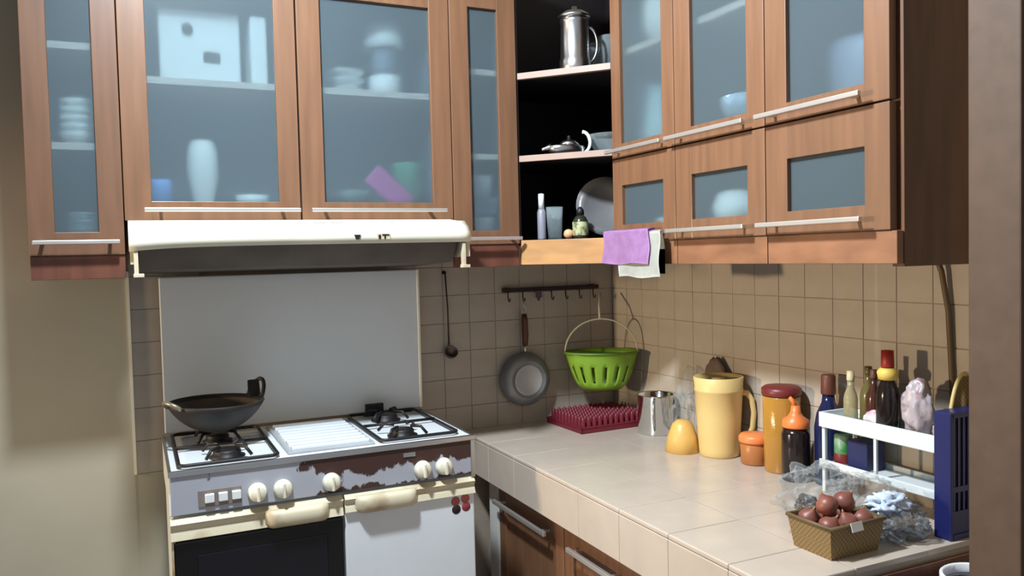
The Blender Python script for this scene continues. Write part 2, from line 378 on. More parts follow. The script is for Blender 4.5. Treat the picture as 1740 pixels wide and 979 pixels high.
pot('bowl', (.325, -.20, 1.5545), [(0, 0), (.025, 0), (.045, .035), (.048, .06), (.044, .06), (.04, .036), (0, .008)], bwhite, 'white bowl low behind frosted glass next to the vase', 'bowl')
pot('storage_jar', (.075, -.22, 1.5545), [(0, 0), (.03, 0), (.032, .09), (.028, .1), (0, .1)], mat('blue_plastic', (90, 140, 210), .4), 'blue jar low behind frosted glass at the door edge', 'jar')
# rice server: white lid and base with a dull middle
BL = thing('food_jar', 'jar with white lid and white base behind the frosted door over the hood', 'jar', (.74, -.19, 1.9215))
MB().lathe([(0, 0), (.052, 0), (.05, .065), (.045, .07), (0, .07)]).build('base', bwhite, BL)
MB().lathe([(.03, .071), (.042, .09), (.042, .15), (.03, .155), (0, .155)]).build('jar_body', lam, BL)
MB().lathe([(0, .156), (.058, .156), (.064, .175), (.060, .215), (.045, .235), (0, .24)]).build('lid', bwhite, BL)
pot('pitcher', (.80, -.10, 1.9215), [(0, 0), (.03, 0), (.035, .1), (.02, .16), (0, .17)], mat('pale_green_glass', (150, 180, 170), .4), 'pale greenish vessel behind the white-lidded jar', 'vessel')
for i in range(3):
    pot('plate', (.612, -.19, 1.9215+.027*i), [(0, 0), (.03, 0), (.058, .018), (.062, .022), (.056, .022), (.03, .006), (0, .006)], bwhite,
        ['lowest','middle','topmost'][i]+' white plate of the short stack behind the frosted door over the hood', 'plate', 'plates stacked behind the frosted glass')
m = MB().box(-.075, .075, -.006, .006, -.035, .035, .004); t = m.build('food_box_lid', mat('magenta_plastic', (186, 70, 150), .35), None, 'magenta plastic lid leaning aslant behind frosted glass', 'lid'); t.location = (.735, -.22, 1.637); t.rotation_euler = (0, math.radians(42), 0)
m = MB().lathe([(0, 0), (.045, 0), (.052, .16), (.056, .17), (.05, .17), (.04, .01), (0, .01)]).build('plastic_mug', mat('green_plastic', (78, 150, 120), .4), None, 'greenish plastic tumbler behind frosted glass near the door edge', 'tumbler'); m.location = (.82, -.15, 1.5545)
m = pot('bowl', (.63, -.13, 1.5545), [(0, 0), (.03, 0), (.07, .06), (.075, .08), (.07, .08), (.06, .055), (0, .01)], mat('grey_green_ceramic', (120, 140, 135), .5), 'grey-green bowl low behind the frosted door over the hood', 'bowl')
for i in range(5):
    pot('bowl', (-.125, -.19, 1.7385+.022*i), [(0, 0), (.02, 0), (.042, .03), (.045, .042), (.041, .042), (.035, .028), (0, .006)], bwhite, ['lowest','second from the bottom','middle','second from the top','topmost'][i]+' white bowl of the stack in the free-end narrow cabinet', 'bowl', 'bowls stacked in the narrow cabinet')
pot('vase', (-.128, -.12, 1.7385), [(0, 0), (.025, 0), (.03, .1), (.02, .16), (.012, .17), (0, .17)], mat('pale_blue_ceramic', (160, 185, 200), .4), 'pale blue vase behind the bowl stack', 'vase')
for i in range(5):
    pot('plate', (-.118, -.20, 1.4665+.02*i), [(0, 0), (.03, 0), (.042, .012), (.044, .016), (.04, .016), (.02, .005), (0, .005)], mat('pale_ceramic', (190, 205, 210), .3), ['lowest','second from the bottom','middle','second from the top','topmost'][i]+' pale plate at the bottom of the free-end narrow cabinet', 'plate', 'plates at the bottom of the narrow cabinet')
for i, z in enumerate((1.4735, 1.61)):
    pot('cup', (1.05, -.22, z), [(0, 0), (.03, 0), (.042, .07), (.04, .075), (.036, .07), (.026, .006), (0, .006)], bwhite, ['white cup at the bottom of the narrow cabinet by the corner', 'white cup raised above another in the narrow cabinet by the corner'][i], 'cup')
MB().box(1.01, 1.085, -.27, -.15, 1.553, 1.6095, .004).build('tin_box', lam, None, 'dull grey box between two white cups behind frosted glass', 'box')
pot('bowl', (1.45, -.70, 2.030), [(0, 0), (.03, 0), (.06, .05), (.062, .12), (.045, .135), (0, .14)], bwhite, 'white lidded bowl high behind the frosted door above the towel', 'bowl')
pot('vase', (1.46, -.66, 1.7215), [(0, 0), (.045, 0), (.052, .06), (.035, .16), (.018, .2), (.014, .2), (.03, .15), (0, .01)], mat('pale_teal_ceramic', (185, 215, 220), .4), 'pale teal tapering vase behind the frosted door above the towel', 'vase')
pot('bowl', (1.43, -1.05, 1.4685), [(0, 0), (.04, 0), (.07, .03), (.078, .06), (.06, .10), (0, .115)], bwhite, 'white covered bowl behind the small lower pane of the middle cabinet', 'bowl')
pot('bowl', (1.42, -1.10, 1.7215), [(0, 0), (.04, 0), (.075, .05), (.08, .08), (.075, .08), (.06, .04), (0, .01)], mat('grey_blue_ceramic', (150, 170, 190), .4), 'grey-blue bowl behind the tall pane of the middle cabinet', 'bowl')
pot('cooking_pot', (1.50, -1.42, 1.7215), [(0, 0), (.09, 0), (.1, .01), (.1, .13), (.09, .15), (0, .16)], mat('grey_violet_enamel', (150, 155, 180), .4), 'greyish pot behind the tall pane of the end cabinet', 'pot')
pot('bowl', (1.44, -.76, 1.4685), [(0, 0), (.03, 0), (.055, .03), (.06, .05), (.055, .05), (.04, .02), (0, .006)], bwhite, 'small white bowl behind the lower pane above the towel', 'bowl')

# ================= things on the open corner shelf =================
T = thing('steel_pitcher', 'shiny steel pitcher with lid on the top corner shelf', 'pitcher', (1.30, -.42, 1.9985))
ru = MB().lathe([(0, 0), (.048, 0), (.05, .004), (.05, .035), (.047, .04), (.044, .15), (.046, .155), (.046, .165), (.03, .168), (0, .168)]).build('body', steel, T)
MB().lathe([(0, .1685), (.05, .1685), (.052, .176), (.03, .19), (.008, .194), (.008, .206), (0, .208)]).build('lid', steel, T)
MB().tube([(.040+.028*math.sin(a)*.907, -(.040+.028*math.sin(a))*.42, .03+.11*(1-math.cos(a))/2) for a in arc(10, 0, PI)], .005).build('handle', steel, T)
for i, (x, y, z, r) in enumerate([(1.44, -.40, 1.9985, .035), (1.46, -.30, 1.9985, .038), (1.52, -.42, 1.9985, .036)]):
    pot('drinking_glass', (x, y, z), [(0, 0), (r*.8, 0), (r, .13), (r*.94, .13), (r*.74, .006), (0, .006)], glassm, ['clear drinking glass just behind the steel pitcher','clear drinking glass deepest in the dark top corner shelf','clear drinking glass nearest the cabinet bank on the top corner shelf'][i], 'glass', 'glasses on the top corner shelf')
T = thing('steel_kettle', 'low steel sauce boat with white curved handle on the middle corner shelf', 'kettle', (1.275, -.395, 1.7375))
MB().lathe([(0, 0), (.038, 0), (.05, .012), (.052, .026), (.048, .03), (.035, .012), (0, .01)], M=Matrix.Diagonal((1.25, .8, 1, 1))).build('body', steel, T)
MB().tube([(-.055-.03*k/4, .02*k/4*.4, .024+.004*k/4-.012*(k/4)) for k in range(5)], [.012, .010, .008, .006, .005]).build('spout', steel, T)
MB().tube([(.048+.022*math.sin(a), -.02-.012*math.sin(a), .006+.068*(1-math.cos(a))/2) for a in arc(12, 0, PI)], .0055).build('handle', bwhite, T, label='white curved handle')
MB().lathe([(0, .031), (.036, .031), (.022, .046), (.006, .05), (.006, .062), (0, .064)], M=Matrix.Translation((.01, 0, 0))).build('lid', steel, T)
pot('bowl', (1.44, -.40, 1.7375), [(0, 0), (.04, 0), (.075, .05), (.08, .07), (.075, .07), (.04, .01), (0, .008)], glassm, 'dim glass bowl behind the steel sauce boat', 'bowl')
T = thing('spray_bottle', 'slim bottle with white cap standing on the lowest corner shelf', 'bottle', (1.205, -.345, 1.4685))
MB().lathe([(0, 0), (.013, 0), (.014, .004), (.014, .088), (.010, .1), (0, .1)], seg=20).build('body', mat('silver_label', (165, 165, 178), .3, .3), T)
MB().lathe([(0, .101), (.0095, .101), (.0095, .148), (0, .15)], seg=20).build('cap', bwhite, T)
pot('drinking_glass', (1.245, -.36, 1.4685), [(0, 0), (.022, 0), (.028, .105), (.026, .105), (.02, .006), (0, .006)], glassm, 'empty tumbler beside the slim white-capped bottle', 'glass')
T = thing('sauce_bottle', 'small dark bottle with pale label and pointed cap on the lowest corner shelf', 'bottle', (1.298, -.435, 1.4685))
MB().lathe([(0, 0), (.024, 0), (.025, .004), (.025, .055), (.018, .068), (.012, .074), (0, .074)], seg=24).build('body', mat('dark_green_glass', (44, 48, 36), .2), T)
MB().lathe([(.0256, .010), (.0258, .011), (.0258, .052), (.0256, .053)], seg=24).build('paper_label', mat('pale_green_paper', (196, 196, 150), .6, rgb2=(112, 116, 76), thr=(.45, .6), scale=60), T)
MB().lathe([(0, .075), (.013, .075), (.012, .09), (.005, .1), (0, .102)], seg=20).build('cap', rubber, T)
pot('egg', (1.262, -.42, 1.4685), [(0, 0), (.008, .001), (.0145, .008), (.016, .015), (.013, .025), (.007, .0295), (0, .031)], mat('egg_shell', (240, 176, 128), .5, var=.03), 'pale orange egg lying on the lowest corner shelf', 'egg')
T = MB().lathe([(0, 0), (.03, .001), (.07, .012), (.098, .03), (.1, .034), (.07, .018), (.03, .008), (0, .007)], M=Matrix.Rotation(math.radians(76), 4, 'X')).build('plate', mat('smoky_plate', (110, 110, 112), .35, var=.1), None, 'large smoky grey plate leaning at the back of the lowest corner shelf', 'plate')
T.location = (1.42, -.39, 1.566); T.rotation_euler = (0, 0, math.radians(-25))

# ================= towel and cloth on the lower handle =================
def towel(name, ya, yb, ztop, zf, zb, ma, label, cat, off, seed, amp=.006):
    def fn(u, v):
        y = ya+(yb-ya)*u
        lf = ztop-zf; lb = ztop-zb; tot = lf+lb; d = v*tot
        wv = amp*math.sin(u*9+seed)*1.0
        if d < lf:
            t = 1-d/lf; return (1.296-off-.004-wv*t-.004*t, y+.004*math.sin(t*7+seed), ztop-t*lf+.0025*math.sin(u*8+seed*2)*t)
        t = (d-lf)/lb
        return (1.296+off+.002+min(.008, .02*t), y, ztop-t*lb)
    return MB().sheet(fn, 28, 30, .003).build(name, ma, None, label, cat)
towel('towel', -.600, -.832, 1.489, 1.388, 1.42, mat('lilac_towel', (196, 150, 206), .9, var=.1, scale=40, bump=.6), 'lilac towel folded over the cabinet handle', 'towel', .007, 1.0)
towel('dishcloth', -.672, -.875, 1.4815, 1.350, 1.36, mat('white_cloth', (214, 216, 208), .9, var=.08, scale=30, bump=.5), 'white dishcloth hanging under the lilac towel', 'cloth', .0012, 3.2, .003)

# ================= cooker hood =================
H = thing('cooker_hood', 'cream cooker hood under the two-door cabinet, dark greasy underside', 'hood', (.44, -.25, 1.45))
m = MB(); t = bmesh.new(); n = 40; rows = []
for i in range(n+1):
    u = i/n; x = -.010+.908*u
    e = min(u, 1-u); arch = .011*(1-math.exp(-max(0, u)*9))*(1 if u < .9 else 1)
    zb = 1.452+arch*(1 if u < .5 else 1)-(.004 if u > .5 else 0)*0
    fy = -.50+(.012*(1-min(1, (1-u)/.03))**2)
    top = 1.519-(.010*(1-min(1, (1-u)/.05)))
    rows.append([t.verts.new(p) for p in ((x, -.02, 1.531), (x, -.44, 1.531-(.004 if u > .97 else 0)), (x, fy+.018, top), (x, fy, top-.018), (x, fy-.004, zb+.02), (x, fy, zb), (x, fy+.014, zb), (x, fy+.014, zb+.03), (x, -.02, zb+.05))])
for a, b in zip(rows, rows[1:]):
    for k in range(8): t.faces.new((a[k], b[k], b[k+1], a[k+1])).smooth = True
    t.faces.new((a[8], b[8], b[0], a[0]))
t.faces.new(rows[0]); t.faces.new(rows[-1][::-1]); bmesh.ops.recalc_face_normals(t, faces=t.faces)
m._join(t); keep(m.build('body', cream), H)
keep(MB().box(-.008, .004, -.484, -.03, 1.420, 1.495, .001).build('side_skirt', creamd), H)
keep(MB().box(.884, .896, -.484, -.03, 1.420, 1.495, .001).build('side_skirt', creamd), H)
keep(MB().box(.005, .883, -.48, -.035, 1.468, 1.480).build('filter', dirtym, label='dark greasy filter underneath'), H)
keep(MB().prism([(-.45,1.468),(-.40,1.405),(-.05,1.392),(-.04,1.468)], .012, .870, 'x').build('fan_housing', dirtym), H)
for x, s in ((.000, 1), (.868, 1)):
    keep(MB().box(x, x+.010, -.497, -.480, 1.394, 1.460, .001).box(x-.002, x+.022, -.499, -.478, 1.388, 1.397, .001).build('bracket', creamd, label='cream bracket'), H)
keep(MB().prism([(.548, 1.487), (.566, 1.487), (.561, 1.474), (.553, 1.474)], -.5065, -.500, 'y').build('switch', rubber), H)
k = MB().box(.612, .650, -.5056, -.500, 1.473, 1.490, .001).build('switch_plate', mat('worn_plate', (196, 186, 156), .5), None); keep(k, H)
keep(MB().box(.616, .622, -.5075, -.505, 1.475, 1.486).box(.626, .646, -.5075, -.505, 1.485, 1.4875).box(.632, .636, -.5075, -.505, 1.475, 1.486).build('slider', rubber), H)
m = MB()
for i in range(9): m.box(.25+.048*i, .285+.048*i, -.478, -.462, 1.5215, 1.5275, .002)
keep(m.build('vent_rib', enamel), H)

# ================= gas cooker =================
G = thing('gas_cooker', 'old white four-burner gas range with raised lid and peeling grey control fascia', 'cooker', (.46, -.3, 0))
def gk(mb, name, ma, label=None, parent=None, kind=None):
    o = mb.build(name, ma, None, label, None, None, kind)
    if parent is None: keep(o, G)
    else: o.parent = parent
    return o
gk(MB().box(.060, .862, -.525, -.075, .09, .79, .004), 'body', enamel)
for x in (.08, .80):
    for y in (-.5, -.13): gk(MB().lathe([(0, 0), (.02, 0), (.02, .012), (.012, .015), (.012, .09), (0, .09)], (x+.02, y, 0), 16), 'foot', rubber)
gk(MB().box(.056, .866, -.535, -.072, .792, .899, .003), 'top_box', enamel)
# top tray with raised rim
gk(MB().box(.056, .868, -.545, -.072, .897, .903, .002).box(.056, .868, -.548, -.536, .894, .9075, .002).box(.056, .064, -.536, -.072, .9, .907, .002).box(.860, .868, -.536, -.072, .9, .907, .002).build('x', enamel) and MB().box(.056, .868, -.545, -.072, .897, .903, .002), 'hob_top', enamel) if False else None
gk(MB().box(.056, .868, -.543, -.072, .898, .903, .002), 'hob_top', enamel)
gk(MB().box(.055, .869, -.551, -.541, .893, .908, .002).box(.055, .063, -.541, -.072, .899, .9075, .002).box(.861, .869, -.541, -.072, .899, .9075, .002), 'hob_rim', steel, 'shiny metal rim')
gk(MB().box(.059, .864, -.546, -.535, .796, .893, .0015), 'control_fascia', fascia, 'grey fascia with brown patches where paint has peeled')
gk(MB().box(.855, .868, -.549, -.534, .785, .895, .002), 'corner_strip', steel)
L0 = gk(MB().box(.064, .866, -.084, -.070, .914, 1.380, .003), 'lid', enamelo, 'raised white lid')
gk(MB().box(.860, .869, -.086, -.069, .914, 1.381, .002), 'edge_strip', cream, 'cream edge strip')
for x in (.10, .80): gk(MB().tube([(x, -.080, .905), (x+.03, -.080, .905)], .008), 'hinge', iron)
# griddle cover
gk(MB().box(.352, .590, -.500, -.105, .903, .910, .003), 'centre_plate', mat('centre_plate_metal', (176, 180, 184), .35, .2))
for i in range(9):
    y = -.485+.040*i; gk(MB().box(.366, .578, y, y+.019, .9095, .9185, .002), 'slat', enamel)
# knobs & buttons
def knob(x):
    k = gk(MB().lathe([(0, 0), (.024, 0), (.0245, .004), (.021, .020), (.018, .023), (0, .023)], (0, 0, 0), 28, M=Matrix.Translation((x, -.546, .829))@Matrix.Rotation(PI/2, 4, 'X')), 'knob', cream)
    o = MB().box(x-.0035, x+.0035, -.578, -.567, .810, .848, .0015).build('grip', cream, None); o.parent = k
    return k
for x in (.264, .328, .454, .709, .772): knob(x)
gk(MB().box(.122, .226, -.5485, -.544, .808, .852, .002), 'button_plate', mat('grey_plate', (130, 120, 116), .5))
for x in (.138, .170, .202): gk(MB().box(x, x+.022, -.558, -.547, .820, .842, .002), 'button', bwhite)
# badge (a small abstract metal emblem)
gk(MB().box(.655, .690, -.5485, -.545, .868, .880, .001), 'badge', steel)
# doors
def band(x0, x1, z0, z1, h0, h1, par=None):
    prof = [(-.540, z0), (-.556, z0+.006), (-.552, z0+.018), (-.548, (z0+z1)/2), (-.556, z1-.012), (-.540, z1)]
    gk(MB().prism([(y, z) for y, z in prof], x0, x1, 'x'), 'door_band', creamd, 'cream moulded band')
    zc = (z0+z1)/2
    m = MB(); n = 16; t = bmesh.new(); rows = []
    for i in range(n+1):
        u = i/n; x = h0+(h1-h0)*u; e = min(1, min(u, 1-u)*8); e = math.sin(e*PI/2)
        d = .019*e
        rows.append([t.verts.new(p) for p in ((x, -.548, zc+.020), (x, -.552-d*.75, zc+.018), (x, -.554-d, zc+.006), (x, -.554-d, zc-.012-.004*e), (x, -.550-d*.8, zc-.022-.004*e), (x, -.548, zc-.022))])
    for a, b in zip(rows, rows[1:]):
        for k in range(5): t.faces.new((a[k], b[k], b[k+1], a[k+1])).smooth = True
        t.faces.new((a[5], b[5], b[0], a[0]))
    t.faces.new(rows[0]); t.faces.new(rows[-1][::-1]); bmesh.ops.recalc_face_normals(t, faces=t.faces)
    m._join(t); gk(m, 'door_handle', creamd, 'moulded cream handle')
OD = gk(MB().box(.062, .483, -.545, -.526, .13, .728, .004), 'oven_door', blackg, 'black glass oven door')
o = MB().box(.115, .44, -.547, -.544, .2, .69, .002).build('window', mat('oven_window', (16, 18, 27), .1), None); o.parent = OD
gk(MB().box(.056, .062, -.548, -.526, .12, .73, .001), 'door_edge', creamd)
band(.056, .483, .730, .788, .280, .445)
RD = gk(MB().box(.488, .864, -.545, -.526, .10, .745, .004), 'cupboard_door', enamel, 'white cupboard door')
band(.488, .864, .735, .788, .515, .690)
st = [((.806, .722), (168, 88, 84)), ((.836, .726), (186, 96, 90)), ((.808, .698), (36, 22, 26)), ((.838, .702), (150, 62, 66))]
for i, ((x, z), c) in enumerate(st):
    o = MB().lathe([(0, 0), (.0135, 0), (.0125, .001), (0, .0012)], seg=20, M=Matrix.Translation((x, -.545, z))@Matrix.Rotation(PI/2, 4, 'X')@Matrix.Diagonal((1, 1, 1, 1))).build('sticker', mat('sticker_%d' % i, c, .5), None, ['dusky red round sticker', 'red round sticker', 'near-black round sticker', 'dark red round sticker'][i]); o.parent = RD
# burners and grates
def rr(x0, x1, y0, y1, z, r=.018, n=5):
    P = []
    for cx, cy, a0 in ((x1-r, y1-r, 0), (x0+r, y1-r, PI/2), (x0+r, y0+r, PI), (x1-r, y0+r, 1.5*PI)):
        P += [(cx+r*math.cos(a), cy+r*math.sin(a), z) for a in arc(n, a0, a0+PI/2)]
    return P
def burner(x, y, r):
    gk(MB().lathe([(0, .903), (r*1.25, .903), (r*1.3, .906), (r, .910), (r, .920), (r*.9, .924), (0, .926)], (x, y, 0), 28), 'burner', iron)
def grate(x0, x1, y0, y1, cs_):
    m = MB().tube(rr(x0, x1, y0, y1, .912), .005, 8, True)
    ym = (y0+y1)/2
    m.tube([(x0, ym, .915), (x1, ym, .915)], .0045, 8)
    for cx, cy in cs_:
        for a in (.25*PI, .75*PI, 1.25*PI, 1.75*PI):
            p = [(cx+.028*math.cos(a), cy+.028*math.sin(a), .934), (cx+.06*math.cos(a), cy+.06*math.sin(a), .934), (cx+.08*math.cos(a), cy+.08*math.sin(a), .914)]
            m.tube(p, .0045, 8)
    gk(m, 'pan_support', iron, 'black wire pan support')
burner(.20, -.215, .032); burner(.205, -.43, .036); burner(.71, -.19, .036); burner(.69, -.43, .034)
grate(.082, .325, -.520, -.105, [(.20, -.215), (.205, -.43)])
grate(.608, .835, -.505, -.092, [(.71, -.19), (.69, -.43)])
gk(MB().box(.66, .72, -.135, -.120, .91, .95, .003), 'pan_rest', iron)

# wok
W = thing('wok', 'sooty black wok with loop handles on the rear burner of the range', 'wok', (.195, -.26, .9395))
R = .132
pr = []
for a in arc(12, 0, 1.05): pr.append((R*math.sin(a)/math.sin(1.05), .086*(1-math.cos(a))/(1-math.cos(1.05))))
inn = [(max(0, r-.004), z+.003) for r, z in pr[::-1]]
Mt = Matrix.Rotation(math.radians(1.0), 4, 'Y')
MB().lathe(pr+inn[:-1]+[(0, inn[-1][1])], seg=48, M=Mt).build('bowl', soot, W)
MB().lathe([(0, .0045)]+[(r-.006, z+.0045) for r, z in pr[1:-1]], seg=40, M=Mt).build('lining', wokin, W, label='greyed inner surface')
def loop(a, w_, h_, par, ma):
    c, s = math.cos(a), math.sin(a); P = []
    for k in arc(12, 0, PI):
        lx = R-.004+.022*math.sin(k); ly = w_*math.cos(k); lz = .084+h_*math.sin(k)
        P.append(Mt@Vector((c*lx-s*ly, s*lx+c*ly, lz)))
    MB().tube(P, .006, 8).build('handle', ma, par)
loop(math.radians(28), .034, .050, W, soot); loop(math.radians(208), .034, .018, W, mat('worn_grip', (150, 140, 120), .3, .6))
q = [Mt@Vector(p) for p in ((.090, .02, .086), (.125, .045, .088), (.122, .055, .132), (.092, .050, .132))]
t = bmesh.new(); a_ = [t.verts.new(p) for p in q]; b_ = [t.verts.new(p+Vector((.004, .006, .002))) for p in q]
t.faces.new(a_); t.faces.new(b_[::-1])
for i in range(4): t.faces.new((a_[i], b_[i], b_[(i+1) % 4], a_[(i+1) % 4]))
bmesh.ops.recalc_face_normals(t, faces=t.faces); mm = MB(); mm._join(t); mm.build('grip_plate', soot, W)

# ================= base cabinets under the worktop =================
hb = [(-.60, -.225), (-.99, -.735), (-1.44, -1.20)]
yb = [-.205, -.665, -1.12, -1.570]
bl = ['base cabinet nearest the range, shaded brown door under the worktop', 'second base cabinet from the range under the worktop', 'base cabinet at the near end of the worktop']
for k in range(3):
    c = thing('base_cabinet', bl[k], 'cabinet', (1.2, (yb[k]+yb[k+1])/2, 0))
    y1, y0 = yb[k]-.002, yb[k+1]+.002
    keep(MB().box(1.108, 1.128, y0, y1, .02, .662).build('carcass', woodd), c)
    m = MB().box(1.09, 1.107, y0, y0+.05, .04, .660, .001).box(1.09, 1.107, y1-.05, y1, .04, .660, .001).box(1.0905, 1.107, y0+.049, y1-.049, .04, .10, .001).box(1.0905, 1.107, y0+.049, y1-.049, .585, .660, .001).box(1.099, 1.106, y0+.048, y1-.048, .09, .59)
    d = keep(m.build('door', wood), c)
    h = MB().box(1.055, 1.066, hb[k][0], hb[k][1], .592, .606, .002)
    for q in (hb[k][0]+.03, hb[k][1]-.03): h.box(1.064, 1.091, q-.005, q+.005, .595, .603)
    o = h.build('handle', alum, None, 'metal bar handle'); o.parent = d

# ================= hanging things =================
HR = thing('hook_rail', 'dark metal rail with small hooks on the tiled wall under the corner shelf', 'rail', (1.4, 0, 1.295))
keep(MB().box(1.205, 1.610, -.022, -.014, 1.286, 1.301, .002).box(1.215, 1.235, -.015, 0, 1.285, 1.302).box(1.575, 1.595, -.015, 0, 1.285, 1.302).build('rail', mat('dark_rail', (54, 40, 40), .5, .5), None), HR)
for i in range(7):
    x = 1.228+.0595*i
    keep(MB().tube([(x, -.018, 1.29), (x, -.020, 1.262), (x, -.026, 1.252), (x, -.034, 1.254), (x, -.037, 1.264)], .0022, 6).build('hook', mat('dark_hook', (62, 50, 48), .4, .7), None), HR)
keep(MB().box(1.338, 1.362, -.028, -.022, 1.262, 1.288, .001).build('tag', mat('purplish_tag', (96, 74, 92), .6), None), HR)
FP = thing('frying_pan', 'grey aluminium pan hanging bottom-out by its brown handle from the hook rail', 'pan', (1.285, -.038, .965))
MR = Matrix.Rotation(PI/2, 4, 'X')
MB().lathe([(.098, -.018), (.099, -.014), (.096, .0), (.086, .014), (.072, .022), (.066, .024), (.064, .022), (.0, .022)], seg=48, M=MR).build('pan_body', pansteel, FP)
MB().lathe([(0, .0225), (.050, .0225), (.053, .0240), (.056, .0225)], seg=40, M=MR).build('base_ring', mat('pan_base', (176,178,182), .4, .2, var=.1), FP)
MB().tube([(0, .008, .092), (0, .004, .128)], .0065, 8).build('handle_neck', steel, FP)
MB().tube([(0, .004, .126), (0, .002, .16), (0, .004, .215), (0, .006, .240)], [.010, .012, .012, .009], 12).build('handle', mat('brown_handle', (92, 56, 38), .5), FP, label='brown handle')
MB().tube([(.008*math.sin(a), .006, .250+.012*math.cos(a)) for a in arc(12, 0, 2*PI)[:-1]], .0016, 6, True).tube([(0, .006, .260), (.0, .006, .290)], .0014, 6).build('hanging_ring', steel, FP)
LD = thing('ladle', 'dark thin-handled ladle hanging on the tiles beside the raised cooker lid', 'ladle', (1.0, -.02, 1.08))
MB().tube([(-.006, 0, .03), (-.007, 0, .16), (-.012, .004, .285)], [.0035, .0028, .0028], 8).build('handle', mat('brown_metal', (84, 58, 56), .5, .5), LD)
MB().lathe([(0, -.022), (.012, -.019), (.021, -.008), (.024, .006), (.022, .006), (.018, -.006), (0, -.016)], seg=24, M=Matrix.Translation((0, -.004, .004))@Matrix.Rotation(math.radians(55), 4, 'X')).build('scoop', mat('ladle_metal', (110, 94, 90), .35, .7), LD)
MB().lathe([(0, 0), (.006, 0), (.006, .012), (0, .012)], seg=12, M=Matrix.Translation((-.012, .020, .285))@Matrix.Rotation(PI/2, 4, 'X')).build('nail', iron, LD)
# green half-round basket
GB = thing('hanging_basket', 'lime green slotted plastic basket hanging from the hook rail in the corner', 'basket', (1.535, -.155, .925), rz=-math.radians(25))
gm = mat('lime_plastic', (122, 160, 46), .4, var=.06)
def ring(z, k=1.0, t=.0): # ellipse ring
    s = (max(0, z)/.135)**.55 if z > 0 else 0
    return (.070+.062*s)*k, (.045+.040*s)*k
def gp(a, z, k=1.0):
    rx, ry = ring(z, k); return Vector((rx*math.cos(a), ry*math.sin(a), z))
m = MB(); t = bmesh.new(); n = 64
zl = [0, .004, .03, .105, .135]
def quad(a0, a1, z0, z1):
    vs = [t.verts.new(gp(a, z)) for a, z in ((a0, z0), (a1, z0), (a1, z1), (a0, z1))]; t.faces.new(vs).smooth = True
for i in range(n):
    a0, a1 = 2*PI*i/n, 2*PI*(i+1)/n
    for z0, z1 in ((0, .012), (.012, .028), (.088, .105), (.105, .125), (.125, .135)): quad(a0, a1, z0, z1)
    if i % 4 != 0:
        for z0, z1 in ((.028, .045), (.045, .066), (.066, .088)): quad(a0, a1, z0, z1)
c0 = t.verts.new((0, 0, 0)); ra = [t.verts.new(gp(2*PI*i/n, 0)) for i in range(n)]
for i in range(n): t.faces.new((c0, ra[i], ra[(i+1) % n]))
bmesh.ops.remove_doubles(t, verts=t.verts, dist=.0001); bmesh.ops.recalc_face_normals(t, faces=t.faces)
bmesh.ops.solidify(t, geom=list(t.faces), thickness=.003)
m._join(t); m.build('bowl', gm, GB)
MB().tube([gp(2*PI*i/40, .136, 1.02) for i in range(40)], .0045, 8, True).build('rim', mat('dark_lime', (96, 136, 34), .4), GB)
MB().tube([(.132*math.cos(a), 0, .136+.120*math.sin(a)) for a in arc(24, 0, PI)], .003, 8).build('hoop', mat('pale_hoop', (206, 204, 178), .5), GB, label='pale hoop handle')
MB().tube([(-.004, 0, .256), (-.002, .03, .30), (.010, .100, .345)], .004, 6).build('strap', mat('white_strap', (214, 208, 200), .7), GB, label='white hanging strap')
# cable
MB().tube([(1.655, -1.43, 1.392), (1.664, -1.437, 1.36), (1.673, -1.447, 1.27), (1.6755, -1.452, 1.15), (1.6755, -1.458, 1.03), (1.6755, -1.47, .90), (1.6755, -1.48, .806)], .0065, 10).build('cable', mat('brown_cable', (98, 78, 52), .5), None, 'brown cable running down the tiles below the end cabinet', 'cable')

# ================= on the worktop =================
Z = .8003
TR = thing('drainer_tray', 'dark red plastic tray with rows of knobs in the worktop corner', 'tray', (1.515, -.165, Z), rz=math.radians(2))
rm = mat('red_plastic', (118, 30, 46), .45, var=.12)
MB().box(-.150, .135, -.12, .125, .012, .020, .003).box(-.150, -.143, -.12, .125, 0, .022, .002).box(.128, .135, -.12, .125, 0, .022, .002).box(-.150, .135, -.12, -.113, 0, .022, .002).box(-.150, .135, .118, .125, 0, .022, .002).build('base', rm, TR)
pm = None
for i in range(12):
    for j in range(10):
        if pm is None:
            o = MB().lathe([(.010, 0), (.008, .024), (.004, .034), (0, .035)], seg=8).build('knob', rm, TR); pm = o.data
        else:
            o = bpy.data.objects.new('knob', pm); COL.objects.link(o); o.parent = TR
        o.location = (-.132+.0228*i, -.100+.0225*j, .0198)
# steel pot
SP = thing('steel_pot', 'shiny straight-sided steel mug pot beside the red tray', 'pot', (1.605, -.392, Z))
MB().lathe([(0, 0), (.060, 0), (.062, .003), (.062, .128), (.065, .132), (.063, .134), (.059, .130), (.059, .006), (0, .006)], seg=48).build('body', mat('polished_steel', (215, 215, 215), .1, 1, var=.02), SP)
MB().tube([(-.040, -.048, .122), (-.062, -.074, .118), (-.064, -.076, .06), (-.040, -.048, .02)], .004, 8).build('handle', steel, SP)
